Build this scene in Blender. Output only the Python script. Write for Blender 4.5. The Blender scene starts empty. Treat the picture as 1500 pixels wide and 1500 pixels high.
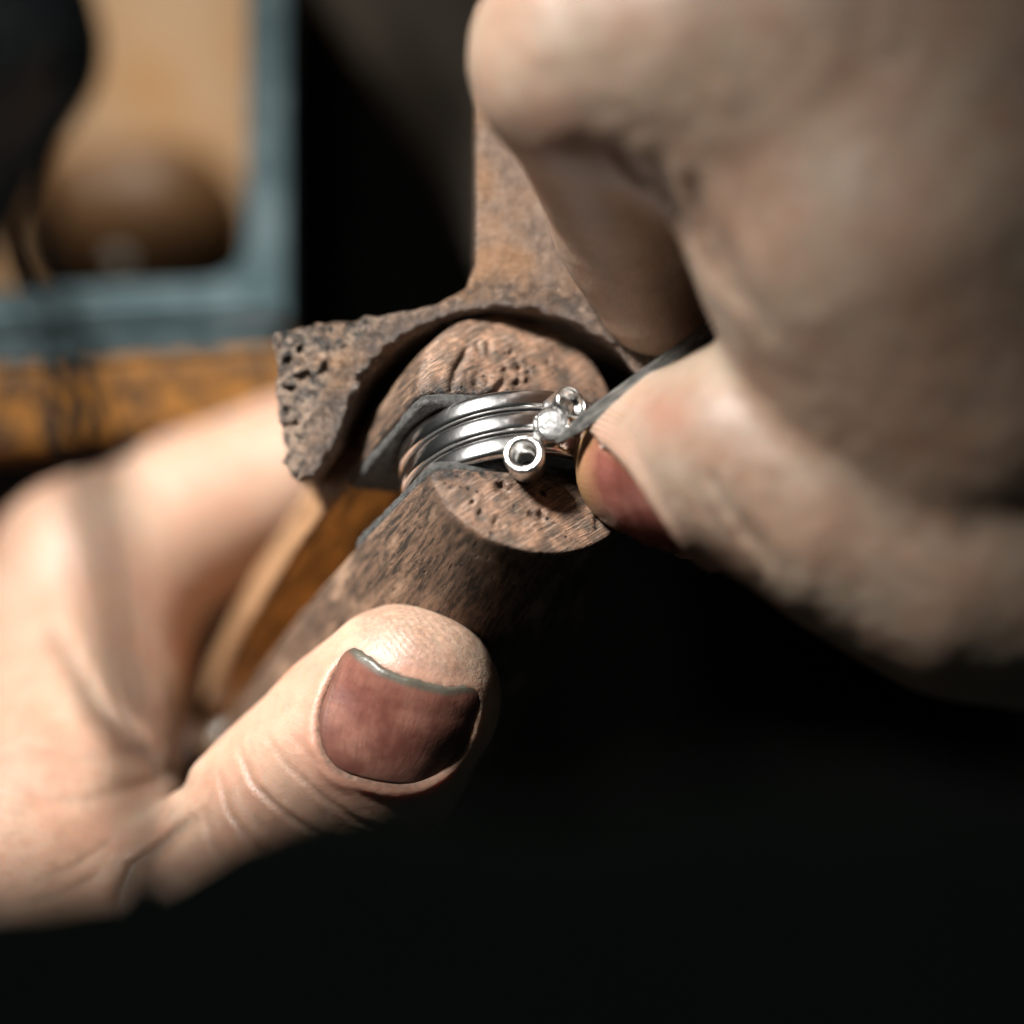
import bpy, bmesh, math, random
import numpy as np
from mathutils import Matrix, Vector

# ------------------------------------------------------------------ camera, world, lamp, exposure
PITCH = math.radians(42)
FOCUS = Vector((0.0, 0.0, 0.92))          # the ring, held a hand's breadth above the bench
DIST = 0.250                              # lens to ring
FRAME = 0.090                             # width of the picture at the ring
# close-up frame F: x right, y up the picture, z towards the lens, millimetres
RF = Matrix(((1, 0, 0),
             (0, math.sin(PITCH), -math.cos(PITCH)),
             (0, math.cos(PITCH), math.sin(PITCH))))
MF = Matrix.Translation(FOCUS) @ RF.to_4x4()

scene = bpy.context.scene
cam_data = bpy.data.cameras.new('camera')
cam = bpy.data.objects.new('camera', cam_data)
scene.collection.objects.link(cam)
cam.matrix_world = MF @ Matrix.Translation((0, 0, DIST))
cam_data.sensor_width = 36
cam_data.lens = 36 * DIST / FRAME
cam_data.clip_start = 0.01
cam_data.clip_end = 20
cam_data.dof.use_dof = True
cam_data.dof.focus_distance = DIST - 0.0015
cam_data.dof.aperture_fstop = 5.8
cam_data.dof.aperture_blades = 9
scene.camera = cam

world = bpy.data.worlds.new('World')
scene.world = world
world.use_nodes = True
world.node_tree.nodes['Background'].inputs[0].default_value = (0.75, 0.95, 0.9, 1)
world.node_tree.nodes['Background'].inputs[1].default_value = 0.013

# bench lamp above and to the left: a shaded bulb, so its light falls off towards the edge of the beam
LAMP_DIR = Vector((-.45, .67, .59)).normalized()
LAMP_AIM = Vector((-17, 7, -14))
ld = bpy.data.lights.new('bench_lamp', 'SPOT')
ld.energy = 37; ld.color = (1, .965, .92); ld.shadow_soft_size = .038
ld.spot_size = math.radians(19.5); ld.spot_blend = 1.0
lo_ = bpy.data.objects.new('bench_lamp', ld); scene.collection.objects.link(lo_)
lp = MF @ ((LAMP_AIM + LAMP_DIR * 420) * .001); lt = MF @ (LAMP_AIM * .001)
lo_.matrix_world = Matrix.Translation(lp) @ (lt - lp).to_track_quat('-Z', 'Y').to_matrix().to_4x4()

rd_ = bpy.data.lights.new('rear_fill', 'SPOT')              # added unseen spot that brightens the things at the back
rd_.energy = 5; rd_.color = (1, .93, .82); rd_.shadow_soft_size = .03; rd_.spot_size = math.radians(20); rd_.spot_blend = .8
ro_ = bpy.data.objects.new('rear_fill', rd_); scene.collection.objects.link(ro_)
lp = MF @ (Vector((-75, 260, -20)) * .001); lt = MF @ (Vector((-44, 44, -125)) * .001)
ro_.matrix_world = Matrix.Translation(lp) @ (lt - lp).to_track_quat('-Z', 'Y').to_matrix().to_4x4()

scene.view_settings.view_transform = 'Standard'
scene.view_settings.look = 'None'
scene.view_settings.gamma = 1
scene.view_settings.exposure = 0
scene.cycles.use_denoising = True
scene.cycles.max_bounces = 7
scene.cycles.adaptive_threshold = .02
scene.cycles.sample_clamp_indirect = 4

# ------------------------------------------------------------------ helpers
def V(*a): return np.array(a, dtype=np.float64)
def P(px, py, z=0.0):
    k = .06 * (250 - z) / 250
    return V((px - 750) * k, (750 - py) * k, z)
def S(rpx, z): return rpx * .06 * (250 - z) / 250       # an apparent size in mm at depth z
def to_px(p):
    k = 250 / (.06 * (250 - p[:, 2]))
    return 750 + p[:, 0] * k, 750 - p[:, 1] * k
def unit(v): v = np.asarray(v, float); return v / np.linalg.norm(v)

def vnoise(p, seed=0):
    pi = np.floor(p).astype(np.int64); f = p - pi
    f = f * f * (3 - 2 * f)
    def h(dx, dy, dz):
        n = ((pi[:, 0] + dx) * 374761393 + (pi[:, 1] + dy) * 668265263 + (pi[:, 2] + dz) * 2147483647 + seed * 974634077) & 0xffffffff
        n = ((n ^ (n >> 13)) * 1274126177) & 0xffffffff
        n = n ^ (n >> 16)
        return (n & 0xffff) / 32767.5 - 1
    x0 = h(0,0,0) * (1-f[:,0]) + h(1,0,0) * f[:,0]; x1 = h(0,1,0) * (1-f[:,0]) + h(1,1,0) * f[:,0]
    x2 = h(0,0,1) * (1-f[:,0]) + h(1,0,1) * f[:,0]; x3 = h(0,1,1) * (1-f[:,0]) + h(1,1,1) * f[:,0]
    y0 = x0 * (1-f[:,1]) + x1 * f[:,1]; y1 = x2 * (1-f[:,1]) + x3 * f[:,1]
    return y0 * (1-f[:,2]) + y1 * f[:,2]
def fbm(p, n=3, seed=0):
    r = 0; a = 1
    for i in range(n):
        r = r + a * vnoise(p * 2**i, seed + i); a *= .5
    return r

def smin(a, b, k):
    h = np.clip(.5 + .5 * (b - a) / k, 0, 1)
    return b + (a - b) * h - k * h * (1 - h)
def smax(a, b, k): return -smin(-a, -b, k)
def sstep(a, b, x):
    t = np.clip((x - a) / (b - a), 0, 1); return t * t * (3 - 2 * t)
def rcone(p, a, b, r1, r2, flat=None, amt=1.0):
    a = np.asarray(a, float); b = np.asarray(b, float); ba = b - a
    q = p - a
    h = np.clip(q @ ba / (ba @ ba), 0, 1)
    d = q - h[:, None] * ba
    if flat is not None:
        c = d @ flat
        l = np.sqrt(np.maximum((d * d).sum(1) + c * c * (1 / amt**2 - 1), 1e-9))
    else:
        l = np.sqrt((d * d).sum(1))
    return l - (r1 + (r2 - r1) * h)
def seg2(x, y, poly):
    best = np.full(x.shape, 1e9)
    for (ax, ay), (bx, by) in zip(poly[:-1], poly[1:]):
        dx, dy = bx - ax, by - ay
        h = np.clip(((x - ax) * dx + (y - ay) * dy) / (dx * dx + dy * dy + 1e-9), 0, 1)
        best = np.minimum(best, np.hypot(x - ax - h * dx, y - ay - h * dy))
    return best
def poly_sd(x, y, poly):
    best = seg2(x, y, poly + [poly[0]])
    ins = np.zeros(x.shape, bool)
    for (ax, ay), (bx, by) in zip(poly, poly[1:] + [poly[0]]):
        c = (ay > y) != (by > y)
        ins ^= c & (x < (bx - ax) * (y - ay) / (by - ay + 1e-12) + ax)
    return np.where(ins, -best, best)

def seg2t(x, y, poly):
    best = np.full(x.shape, 1e9); tt = np.zeros(x.shape)
    ln = [math.hypot(b[0]-a[0], b[1]-a[1]) for a, b in zip(poly[:-1], poly[1:])]; tot = sum(ln); acc = 0
    for (ax, ay), (bx, by), l in zip(poly[:-1], poly[1:], ln):
        dx, dy = bx - ax, by - ay
        h = np.clip(((x - ax) * dx + (y - ay) * dy) / (dx * dx + dy * dy + 1e-9), 0, 1)
        d = np.hypot(x - ax - h * dx, y - ay - h * dy)
        m = d < best; best[m] = d[m]; tt[m] = (acc + h[m] * l) / tot; acc += l
    return best, tt
def creases(p, lst):
    x, y = to_px(p); r = np.zeros(len(p))
    for poly, w, dep, zmin in lst:
        xs = [q[0] for q in poly]; ys = [q[1] for q in poly]
        m = (x > min(xs) - 5*w) & (x < max(xs) + 5*w) & (y > min(ys) - 5*w) & (y < max(ys) + 5*w) & (p[:, 2] > zmin)
        if m.any():
            dd, t = seg2t(x[m], y[m], poly)
            tp = np.sqrt(np.clip(4 * t * (1 - t), 0, 1))
            r[m] += dep * tp * (np.exp(-(dd / w)**2) - .4 * np.exp(-((dd - 2.2*w) / (1.4*w))**2))
    return r
def grad(f, p, e=.05):
    k = np.array([[1,-1,-1],[-1,-1,1],[-1,1,-1],[1,1,1]], float)
    g = 0
    for kk in k: g = g + kk[None] * f(p + e * kk)[:, None]
    return g / (4 * e)

def surface(f, lo, hi, h, smooth_iter=2):
    """naive surface nets over a narrow band; returns verts, quads"""
    lo = np.asarray(lo, float); hi = np.asarray(hi, float)
    B = 4
    nb = np.ceil((hi - lo) / (h * B)).astype(int)
    n = nb * B + 1
    cc = [lo[i] + (np.arange(nb[i]) + .5) * h * B for i in range(3)]
    cg = np.stack(np.meshgrid(*cc, indexing='ij'), -1).reshape(-1, 3)
    dc = f(cg).reshape(nb)
    near = np.abs(dc) < h * B * 1.35 + .25
    D = np.repeat(np.repeat(np.repeat(np.where(dc < 0, -1., 1.), B, 0), B, 1), B, 2)
    D = np.pad(D, ((0,1),(0,1),(0,1)), mode='edge').astype(np.float32)
    mk = np.zeros(n, bool)
    m0 = np.repeat(np.repeat(np.repeat(near, B, 0), B, 1), B, 2)
    for dx in (0, 1):
        for dy in (0, 1):
            for dz in (0, 1):
                mk[dx:dx+n[0]-1, dy:dy+n[1]-1, dz:dz+n[2]-1] |= m0
    idx = np.argwhere(mk)
    out = np.empty(len(idx))
    for s in range(0, len(idx), 400000):
        out[s:s+400000] = f(lo + idx[s:s+400000] * h)
    D[mk] = out
    for ax in range(3):                                   # close the mesh at the box
        sl = [slice(None)] * 3
        for e in (0, -1):
            sl[ax] = e; D[tuple(sl)] = np.maximum(D[tuple(sl)], 1e-3)
    s = D < 0
    c = np.zeros(n - 1, np.int8)
    for dx in (0, 1):
        for dy in (0, 1):
            for dz in (0, 1):
                c += s[dx:dx+n[0]-1, dy:dy+n[1]-1, dz:dz+n[2]-1]
    act = (c > 0) & (c < 8)
    ci = np.argwhere(act)
    vid = -np.ones(n - 1, np.int64); vid[act] = np.arange(len(ci))
    acc = np.zeros((len(ci), 3)); cnt = np.zeros(len(ci))
    corners = [(i, j, k) for i in (0,1) for j in (0,1) for k in (0,1)]
    for a in corners:
        for ax in range(3):
            if a[ax]: continue
            b = list(a); b[ax] = 1
            da = D[ci[:,0]+a[0], ci[:,1]+a[1], ci[:,2]+a[2]]; db = D[ci[:,0]+b[0], ci[:,1]+b[1], ci[:,2]+b[2]]
            x = (da < 0) != (db < 0)
            t = np.where(x, da / np.where(x, da - db, 1), 0)
            pt = np.tile(np.array(a, float), (len(ci), 1)); pt[:, ax] = t
            acc[x] += pt[x]; cnt[x] += 1
    v = lo + (ci + acc / cnt[:, None]) * h
    quads = []
    for ax in range(3):
        u, w = (ax + 1) % 3, (ax + 2) % 3
        sa = [slice(0, n[i]) for i in range(3)]; sb = list(sa)
        sa[ax] = slice(0, n[ax]-1); sb[ax] = slice(1, n[ax])
        e = np.argwhere(s[tuple(sa)] != s[tuple(sb)])
        e = e[(e[:, u] > 0) & (e[:, w] > 0) & (e[:, u] < n[u]-1) & (e[:, w] < n[w]-1)]
        inside = s[e[:,0], e[:,1], e[:,2]]
        def cell(du, dw):
            q = e.copy(); q[:, u] -= du; q[:, w] -= dw
            return vid[q[:,0], q[:,1], q[:,2]]
        q = np.stack([cell(1,1), cell(0,1), cell(0,0), cell(1,0)], 1)
        q[~inside] = q[~inside][:, ::-1]
        quads.append(q)
    quads = np.concatenate(quads)
    wall = ((v <= lo + h * 1.5) | (v >= lo + (n - 1) * h - h * 1.5)).any(1)
    for _ in range(smooth_iter):
        d = f(v); g = grad(f, v, h * .35)
        gg = (g * g).sum(1)
        stp = np.clip(d / np.maximum(gg, .2), -h, h)
        stp[wall] = 0
        v = v - stp[:, None] * g
    return v, quads

col = scene.collection
def link_mesh(name, verts, faces, material, parent=None, smooth=True, attrs=None, matrix=None, scale=.001):
    me = bpy.data.meshes.new(name)
    verts = np.asarray(verts, float) * scale
    if isinstance(faces, np.ndarray):
        nf, k = faces.shape
        me.vertices.add(len(verts)); me.vertices.foreach_set('co', verts.astype(np.float32).ravel())
        me.loops.add(nf * k); me.loops.foreach_set('vertex_index', faces.astype(np.int32).ravel())
        me.polygons.add(nf); me.polygons.foreach_set('loop_start', np.arange(0, nf * k, k, dtype=np.int32))
        me.update(calc_edges=True)
    else:
        me.from_pydata(verts.tolist(), [], faces)
    me.polygons.foreach_set('use_smooth', np.full(len(me.polygons), bool(smooth)))
    for k, a in (attrs or {}).items():
        at = me.attributes.new(k, 'FLOAT', 'POINT'); at.data.foreach_set('value', np.asarray(a, np.float32))
    me.materials.append(material)
    me.update()
    o = bpy.data.objects.new(name, me); col.objects.link(o)
    if parent: o.parent = parent
    if matrix is not None: o.matrix_world = matrix
    return o
def thing(name, label, cat, matrix, group=None):
    o = bpy.data.objects.new(name, None); col.objects.link(o)
    o.empty_display_size = .005
    o.matrix_world = matrix; o['label'] = label; o['category'] = cat
    if group: o['group'] = group
    return o
def tag(o, label, cat, group=None):
    o['label'] = label; o['category'] = cat
    if group: o['group'] = group
    return o

# mesh builders (mm) ------------------------------------------------
def lathe(profile, seg=48, cap=True):
    """profile of (r, z) revolved about z"""
    v = []; f = []
    for r, z in profile:
        for i in range(seg):
            a = 2 * math.pi * i / seg; v.append((r * math.cos(a), r * math.sin(a), z))
    for j in range(len(profile) - 1):
        for i in range(seg):
            k = (i + 1) % seg
            f.append((j*seg+i, j*seg+k, (j+1)*seg+k, (j+1)*seg+i))
    if cap:
        f.append(tuple(range(seg))[::-1]); f.append(tuple((len(profile)-1)*seg + i for i in range(seg)))
    return np.array(v), f
def frame_to(n, c, up=(0, 1, 0)):
    n = unit(n); x = unit(np.cross(up, n)); y = np.cross(n, x)
    return np.stack([x, y, n], 1), np.asarray(c, float)
def place(v, n, c, up=(0, 1, 0)):
    R, t = frame_to(n, c, up); return v @ R.T + t
def spow(c, e): return math.copysign(abs(c)**e, c)
def torus(R, r, nr=160, nt=20, sq=1.0, e=1.0):
    v = []; f = []
    for i in range(nr):
        a = 2 * math.pi * i / nr
        for j in range(nt):
            b = 2 * math.pi * j / nt
            cr, cz = spow(math.cos(b), e), spow(math.sin(b), e)
            v.append(((R + r * cr) * math.cos(a), r * sq * cz, (R + r * cr) * math.sin(a)))
    for i in range(nr):
        for j in range(nt):
            f.append((i*nt+j, i*nt+(j+1)%nt, ((i+1)%nr)*nt+(j+1)%nt, ((i+1)%nr)*nt+j))
    return np.array(v), f
def prism(poly, z0, z1, bevel=0.4, persp=True):
    """px polygon -> solid between depths z0 > z1 at true position (outline taken at z0)"""
    bm = bmesh.new()
    a = [bm.verts.new(P(x, y, z0)) for x, y in poly]
    off = [Vector(P(x, y, z0)) + Vector((0, 0, z1 - z0)) for x, y in poly]
    b = [bm.verts.new(o) for o in off]
    n = len(poly)
    bm.faces.new(a[::-1]); bm.faces.new(b)
    for i in range(n):
        bm.faces.new((a[i], a[(i+1)%n], b[(i+1)%n], b[i]))
    bmesh.ops.recalc_face_normals(bm, faces=bm.faces)
    if bevel: bmesh.ops.bevel(bm, geom=list(bm.edges), offset=bevel, segments=3, affect='EDGES', profile=.6, clamp_overlap=True)
    bm.verts.index_update()
    v = np.array([x.co[:] for x in bm.verts]); f = [tuple(x.index for x in q.verts) for q in bm.faces]
    bm.free(); return v, f
def round_poly(pts, r, n=6):
    out = []
    m = len(pts)
    for i in range(m):
        p0, p1, p2 = (np.array(pts[(i-1) % m], float), np.array(pts[i][:2], float), np.array(pts[(i+1) % m][:2], float))
        p0 = p0[:2]
        rr = pts[i][2] if len(pts[i]) > 2 else r
        a = unit(p0 - p1); b = unit(p2 - p1)
        s, e = p1 + a * rr, p1 + b * rr
        for k in range(n + 1):
            t = k / n; out.append(tuple((1-t)**2 * s + 2*t*(1-t) * p1 + t*t * e))
    return out

# materials --------------------------------------------------------
class Mat:
    def __init__(self, name):
        self.m = bpy.data.materials.new(name); self.m.use_nodes = True
        self.nt = self.m.node_tree; self.b = self.nt.nodes['Principled BSDF']
        self.tc = self.nt.nodes.new('ShaderNodeTexCoord')
    def n(self, t, **kw):
        x = self.nt.nodes.new('ShaderNode' + t)
        for k, v in kw.items(): setattr(x, k, v)
        return x
    def l(self, a, b): self.nt.links.new(a, b)
    def put(self, sock, val):
        if hasattr(val, 'is_output'): self.l(val, sock)
        else: sock.default_value = val
    def coord(self, scale=(1, 1, 1), rot=(0, 0, 0), loc=(0, 0, 0)):
        m = self.n('Mapping'); self.l(self.tc.outputs['Object'], m.inputs[0])
        m2 = self.n('Mapping'); m.inputs['Scale'].default_value = (1000, 1000, 1000)
        m.inputs['Rotation'].default_value = rot
        self.l(m.outputs[0], m2.inputs[0]); m2.inputs['Scale'].default_value = scale; m2.inputs['Location'].default_value = loc
        return m2.outputs[0]
    def noise(self, co, scale=1, detail=4, rough=.55, dist=0):
        x = self.n('TexNoise'); self.l(co, x.inputs['Vector'])
        x.inputs['Scale'].default_value = scale; x.inputs['Detail'].default_value = detail
        x.inputs['Roughness'].default_value = rough; x.inputs['Distortion'].default_value = dist
        return x.outputs[0]
    def vor(self, co, scale=1, feature='F1', rnd=1):
        x = self.n('TexVoronoi', feature=feature); self.l(co, x.inputs['Vector']); x.inputs['Scale'].default_value = scale
        x.inputs['Randomness'].default_value = rnd
        return x.outputs[0]
    def ramp(self, fac, stops):
        x = self.n('ValToRGB'); self.l(fac, x.inputs[0]); r = x.color_ramp
        while len(r.elements) < len(stops): r.elements.new(.5)
        for e, (p, c) in zip(r.elements, stops):
            e.position = p; e.color = (c, c, c, 1) if isinstance(c, (int, float)) else (*c, 1)
        return x.outputs[0]
    def mix(self, fac, a, b, mode='MIX'):
        x = self.n('Mix', data_type='RGBA', blend_type=mode)
        self.put(x.inputs[0], fac)
        for s, v in ((x.inputs[6], a), (x.inputs[7], b)):
            self.put(s, v if hasattr(v, 'is_output') or len(v) == 4 else (*v, 1))
        return x.outputs[2]
    def math(self, op, a, b=0.0):
        x = self.n('Math', operation=op); self.put(x.inputs[0], a); self.put(x.inputs[1], b); return x.outputs[0]
    def attr(self, name):
        x = self.n('Attribute', attribute_name=name); return x.outputs['Fac']
    def bump(self, h, dist_mm, strength=1.0, chain=None):
        x = self.n('Bump'); self.l(h, x.inputs['Height']); x.inputs['Distance'].default_value = dist_mm * .001
        x.inputs['Strength'].default_value = strength
        if chain is not None: self.l(chain, x.inputs['Normal'])
        return x.outputs[0]
    def set(self, color=None, rough=None, normal=None, metal=None, spec=None, **kw):
        I = self.b.inputs
        if color is not None: self.put(I['Base Color'], color if hasattr(color, 'is_output') else (*color, 1))
        if rough is not None: self.put(I['Roughness'], rough)
        if normal is not None: self.l(normal, I['Normal'])
        if metal is not None: I['Metallic'].default_value = metal
        if spec is not None: I['Specular IOR Level'].default_value = spec
        for k, v in kw.items(): self.put(I[k.replace('_', ' ')], v)
        return self.m

def skin_material(name, base, red, dark):
    M = Mat(name)
    co = M.coord()
    big = M.noise(co, .11, 3); mid = M.noise(co, .55, 4)
    c = M.mix(M.ramp(big, [(.35, 0), (.68, 1)]), base, red)
    c = M.mix(M.math('MULTIPLY', M.ramp(mid, [(.46, 0), (.70, 1)]), .38), c, dark)
    c = M.mix(M.math('MULTIPLY', M.ramp(M.noise(M.coord(loc=(7, 3, 9)), .28, 4), [(.5, 0), (.66, 1)]), .22), c, (red[0]*.95, red[1]*.72, red[2]*.66))
    c = M.mix(M.attr('flush'), c, (red[0] * .95, red[1] * .62, red[2] * .6))
    dirt = M.math('MULTIPLY', M.attr('dirt'), M.ramp(M.noise(M.coord(), 2.2, 5), [(.3, .35), (.7, 1)]))
    c = M.mix(dirt, c, (.055, .045, .035))
    spk = M.ramp(M.noise(co, 2.6, 3), [(.68, 0), (.78, 1)])
    c = M.mix(M.math('MULTIPLY', spk, .35), c, dark)
    # fine relief: cell-like skin grain and pores
    v1 = M.vor(co, 2.1, 'DISTANCE_TO_EDGE'); v1 = M.ramp(v1, [(0, 0), (.16, 1)])
    n1 = M.noise(co, 7, 3)
    h = M.math('ADD', M.math('MULTIPLY', v1, .55), M.math('MULTIPLY', n1, .8))
    nb = M.bump(h, .03, .55)
    w = M.n('TexWave', wave_type='RINGS', rings_direction='Z'); M.l(M.coord((1, 1, 1), loc=(-4, 0, 0)), w.inputs['Vector'])
    w.inputs['Scale'].default_value = .62; w.inputs['Distortion'].default_value = 2.5; w.inputs['Detail'].default_value = 1
    w.inputs['Detail Scale'].default_value = .4
    nb = M.bump(M.math('MULTIPLY', w.outputs[1], M.attr('ridge')), .10, .9, nb)
    nb = M.bump(mid, .16, .5, nb)
    nb = M.bump(M.noise(co, 1.3, 4, .6), .11, .6, nb)
    M.set(c, M.ramp(n1, [(.2, .34), (.8, .58)]), nb, spec=.45, Subsurface_Weight=.45, Subsurface_Scale=.0035)
    M.b.inputs['Subsurface Radius'].default_value = (1, .32, .14)
    return M.m
SKIN_L = skin_material('skin_lit', (.455, .32, .234), (.435, .255, .178), (.265, .168, .11))
SKIN_R = skin_material('skin_shaded', (.345, .265, .20), (.33, .21, .148), (.195, .14, .097))  # same skin made darker: the right hand's dimness is put into the colour

def wood_material(name, light, mid, dark, grain=(1.6, 1.6, .12), scratch=.5, stain=.5):
    """local Z is the grain; attribute face = the cut end, grime = dirt rubbed in along the jaw"""
    M = Mat(name)
    face = M.attr('face')
    pale = (min(light[0]*1.5, .8), min(light[1]*1.55, .8), min(light[2]*1.7, .8))
    # long grain on the sides
    g = M.noise(M.coord(grain), 1, 5, .6, .5)
    fine = M.noise(M.coord((grain[0]*3, grain[1]*3, grain[2]*4)), 1, 4, .6)
    side = M.mix(M.ramp(g, [(.40, 0), (.60, 1)]), dark, mid)
    side = M.mix(M.ramp(M.noise(M.coord((.35, .35, .12), loc=(8, 3, 1)), 1, 4), [(.5, 0), (.68, 1)]), side, light)
    side = M.mix(M.math('MULTIPLY', M.ramp(fine, [(.54, 0), (.64, 1)]), .6), side, (dark[0]*.5, dark[1]*.5, dark[2]*.5))
    side = M.mix(M.attr('clean'), side, M.mix(M.ramp(g, [(.35, 0), (.65, 1)]), (.17, .085, .038), (.32, .18, .088)))
    # end grain: orange, tan and grey patches under saw and file marks
    e = M.noise(M.coord((.55, .55, .5)), 1, 7, .72)
    end = M.mix(M.ramp(e, [(.36, 0), (.48, 1)]), (light[0]*.38, light[1]*.44, light[2]*.5), mid)
    end = M.mix(M.ramp(e, [(.47, 0), (.60, 1)]), end, (light[0]*1.15, light[1]*1.0, light[2]*.95))
    sc = M.noise(M.coord((.28, 7.0, 2), rot=(0, 0, -.62)), 1, 3, .7, .1)
    sc3 = M.noise(M.coord((.35, 10, 2), rot=(0, 0, -.48), loc=(4, 9, 0)), 1, 3, .7)
    end = M.mix(M.math('MULTIPLY', M.ramp(sc, [(.54, 0), (.60, 1)]), scratch), end, pale)
    end = M.mix(M.math('MULTIPLY', M.ramp(sc3, [(.54, 0), (.59, 1)]), .8), end, dark)
    c = M.mix(face, side, end)
    bl = M.noise(M.coord((.30, .30, .2), loc=(3, 7, 1)), 1, 6, .7)
    c = M.mix(M.math('MULTIPLY', M.ramp(bl, [(.50, 0), (.60, 1)]), stain), c, dark)
    pit = M.vor(M.coord((1, 1, .4)), 1.3); pitm = M.math('MULTIPLY', M.ramp(pit, [(.12, 1), (.24, 0)]), M.math('ADD', M.math('MULTIPLY', face, .8), .2))
    wh = M.ramp(M.noise(M.coord((.45, .45, .3)), 1, 3), [(.52, 0), (.58, 1)])
    pitm = M.math('MULTIPLY', pitm, wh)
    c = M.mix(pitm, c, (.006, .005, .004))
    spk = M.ramp(M.noise(M.coord((1, 1, 1), loc=(5, 5, 5)), 5, 2), [(.68, 0), (.73, 1)])
    c = M.mix(M.math('MULTIPLY', spk, .6), c, pale)
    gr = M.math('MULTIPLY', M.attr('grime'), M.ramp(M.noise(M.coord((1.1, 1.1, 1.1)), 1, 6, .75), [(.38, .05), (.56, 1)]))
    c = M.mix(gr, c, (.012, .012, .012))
    nb = M.bump(pitm, -.4, 1)
    nb = M.bump(M.math('MULTIPLY', sc, face), .16, .9, nb)
    nb = M.bump(M.math('MULTIPLY', sc3, face), -.12, .8, nb)
    nb = M.bump(M.math('MULTIPLY', e, face), .10, .6, nb)
    nb = M.bump(fine, .06, .6, nb)
    return M, c, nb
M, c, nb = wood_material('clamp_wood', (.30, .195, .130), (.150, .092, .061), (.026, .021, .017), grain=(2.6, 2.6, .08), scratch=.85, stain=.4)
WOOD = M.set(c, .5, nb, spec=.35)
M, c, nb = wood_material('clamp_inner_wood', (.66, .36, .11), (.55, .28, .075), (.06, .03, .015), scratch=.1, stain=.3)
INNER = M.set(c, .45, nb)

def pin_material():
    M = Mat('worn_pin_wood')
    co = M.coord()
    a = M.noise(M.coord((.9, .9, .9)), 1, 6, .7)
    c = M.mix(M.ramp(a, [(.42, 0), (.55, 1)]), (.022, .018, .016), (.34, .245, .18))
    warm = M.ramp(M.noise(M.coord((.16, .16, .16), loc=(2, 1, 4)), 1, 4), [(.45, 0), (.62, 1)])
    sm = M.mix(M.ramp(M.noise(M.coord((1.3, .5, .8)), 1, 4, .6), [(.35, 0), (.65, 1)]), (.145, .098, .072), (.29, .20, .148))
    c = M.mix(M.ramp(M.attr('rough'), [(.18, 0), (.6, 1)]), sm, c)
    c = M.mix(M.math('MULTIPLY', warm, .55), c, (.34, .17, .075))
    blk = M.math('MULTIPLY', M.attr('pin_dark'), M.ramp(M.noise(co, 1.3, 6, .75), [(.42, 1), (.60, .05)]))
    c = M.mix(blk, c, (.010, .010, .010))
    spk = M.ramp(M.noise(co, 4.5, 3), [(.66, 0), (.74, 1)])
    c = M.mix(M.math('MULTIPLY', spk, .5), c, (.5, .38, .30))
    nb = M.bump(M.noise(co, 1.6, 6, .75), .9, 1)
    nb = M.bump(M.noise(co, 6, 3), .08, .8, nb)
    return M.set(c, M.ramp(M.noise(co, 3, 3), [(.3, .16), (.7, .42)]), nb, spec=.8)
PIN = pin_material()

def leather_material():
    M = Mat('grey_leather')
    co = M.coord()
    n = M.noise(co, 1.5, 6, .7)
    c = M.mix(M.ramp(n, [(.35, 0), (.65, 1)]), (.022, .022, .021), (.095, .094, .09))
    nb = M.bump(M.noise(co, 3.5, 5, .75), .3, 1)
    return M.set(c, .75, nb, spec=.3)
LEATHER = leather_material()

def metal(name, color, rough, bump=.0):
    M = Mat(name)
    n = M.noise(M.coord((1, 1, 1)), 3, 3)
    nb = M.bump(n, bump, 1) if bump else None
    return M.set(color, rough, nb, metal=1)
BEZEL = metal('worked_white_gold', (.90, .89, .87), .20, .05)
GOLD = metal('white_gold', (.93, .92, .91), .17, .010)
STEEL = metal('bright_steel', (.82, .80, .76), .42)
M = Mat('tool_steel')
g = M.noise(M.coord((.5, 3, 3)), 1, 5, .65)
TOOL = M.set(M.mix(M.ramp(g, [(.4, 0), (.62, 1)]), (.05, .05, .048), (.19, .185, .17)), M.ramp(M.noise(M.coord(), 2, 4), [(.3, .38), (.7, .55)]), M.bump(g, .08, .8), metal=.35)
M = Mat('diamond')
DIAMOND = M.set((1, 1, 1), .02, M.bump(M.vor(M.coord(), 2.2), .35, .8), Transmission_Weight=.66, IOR=2.2)

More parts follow.
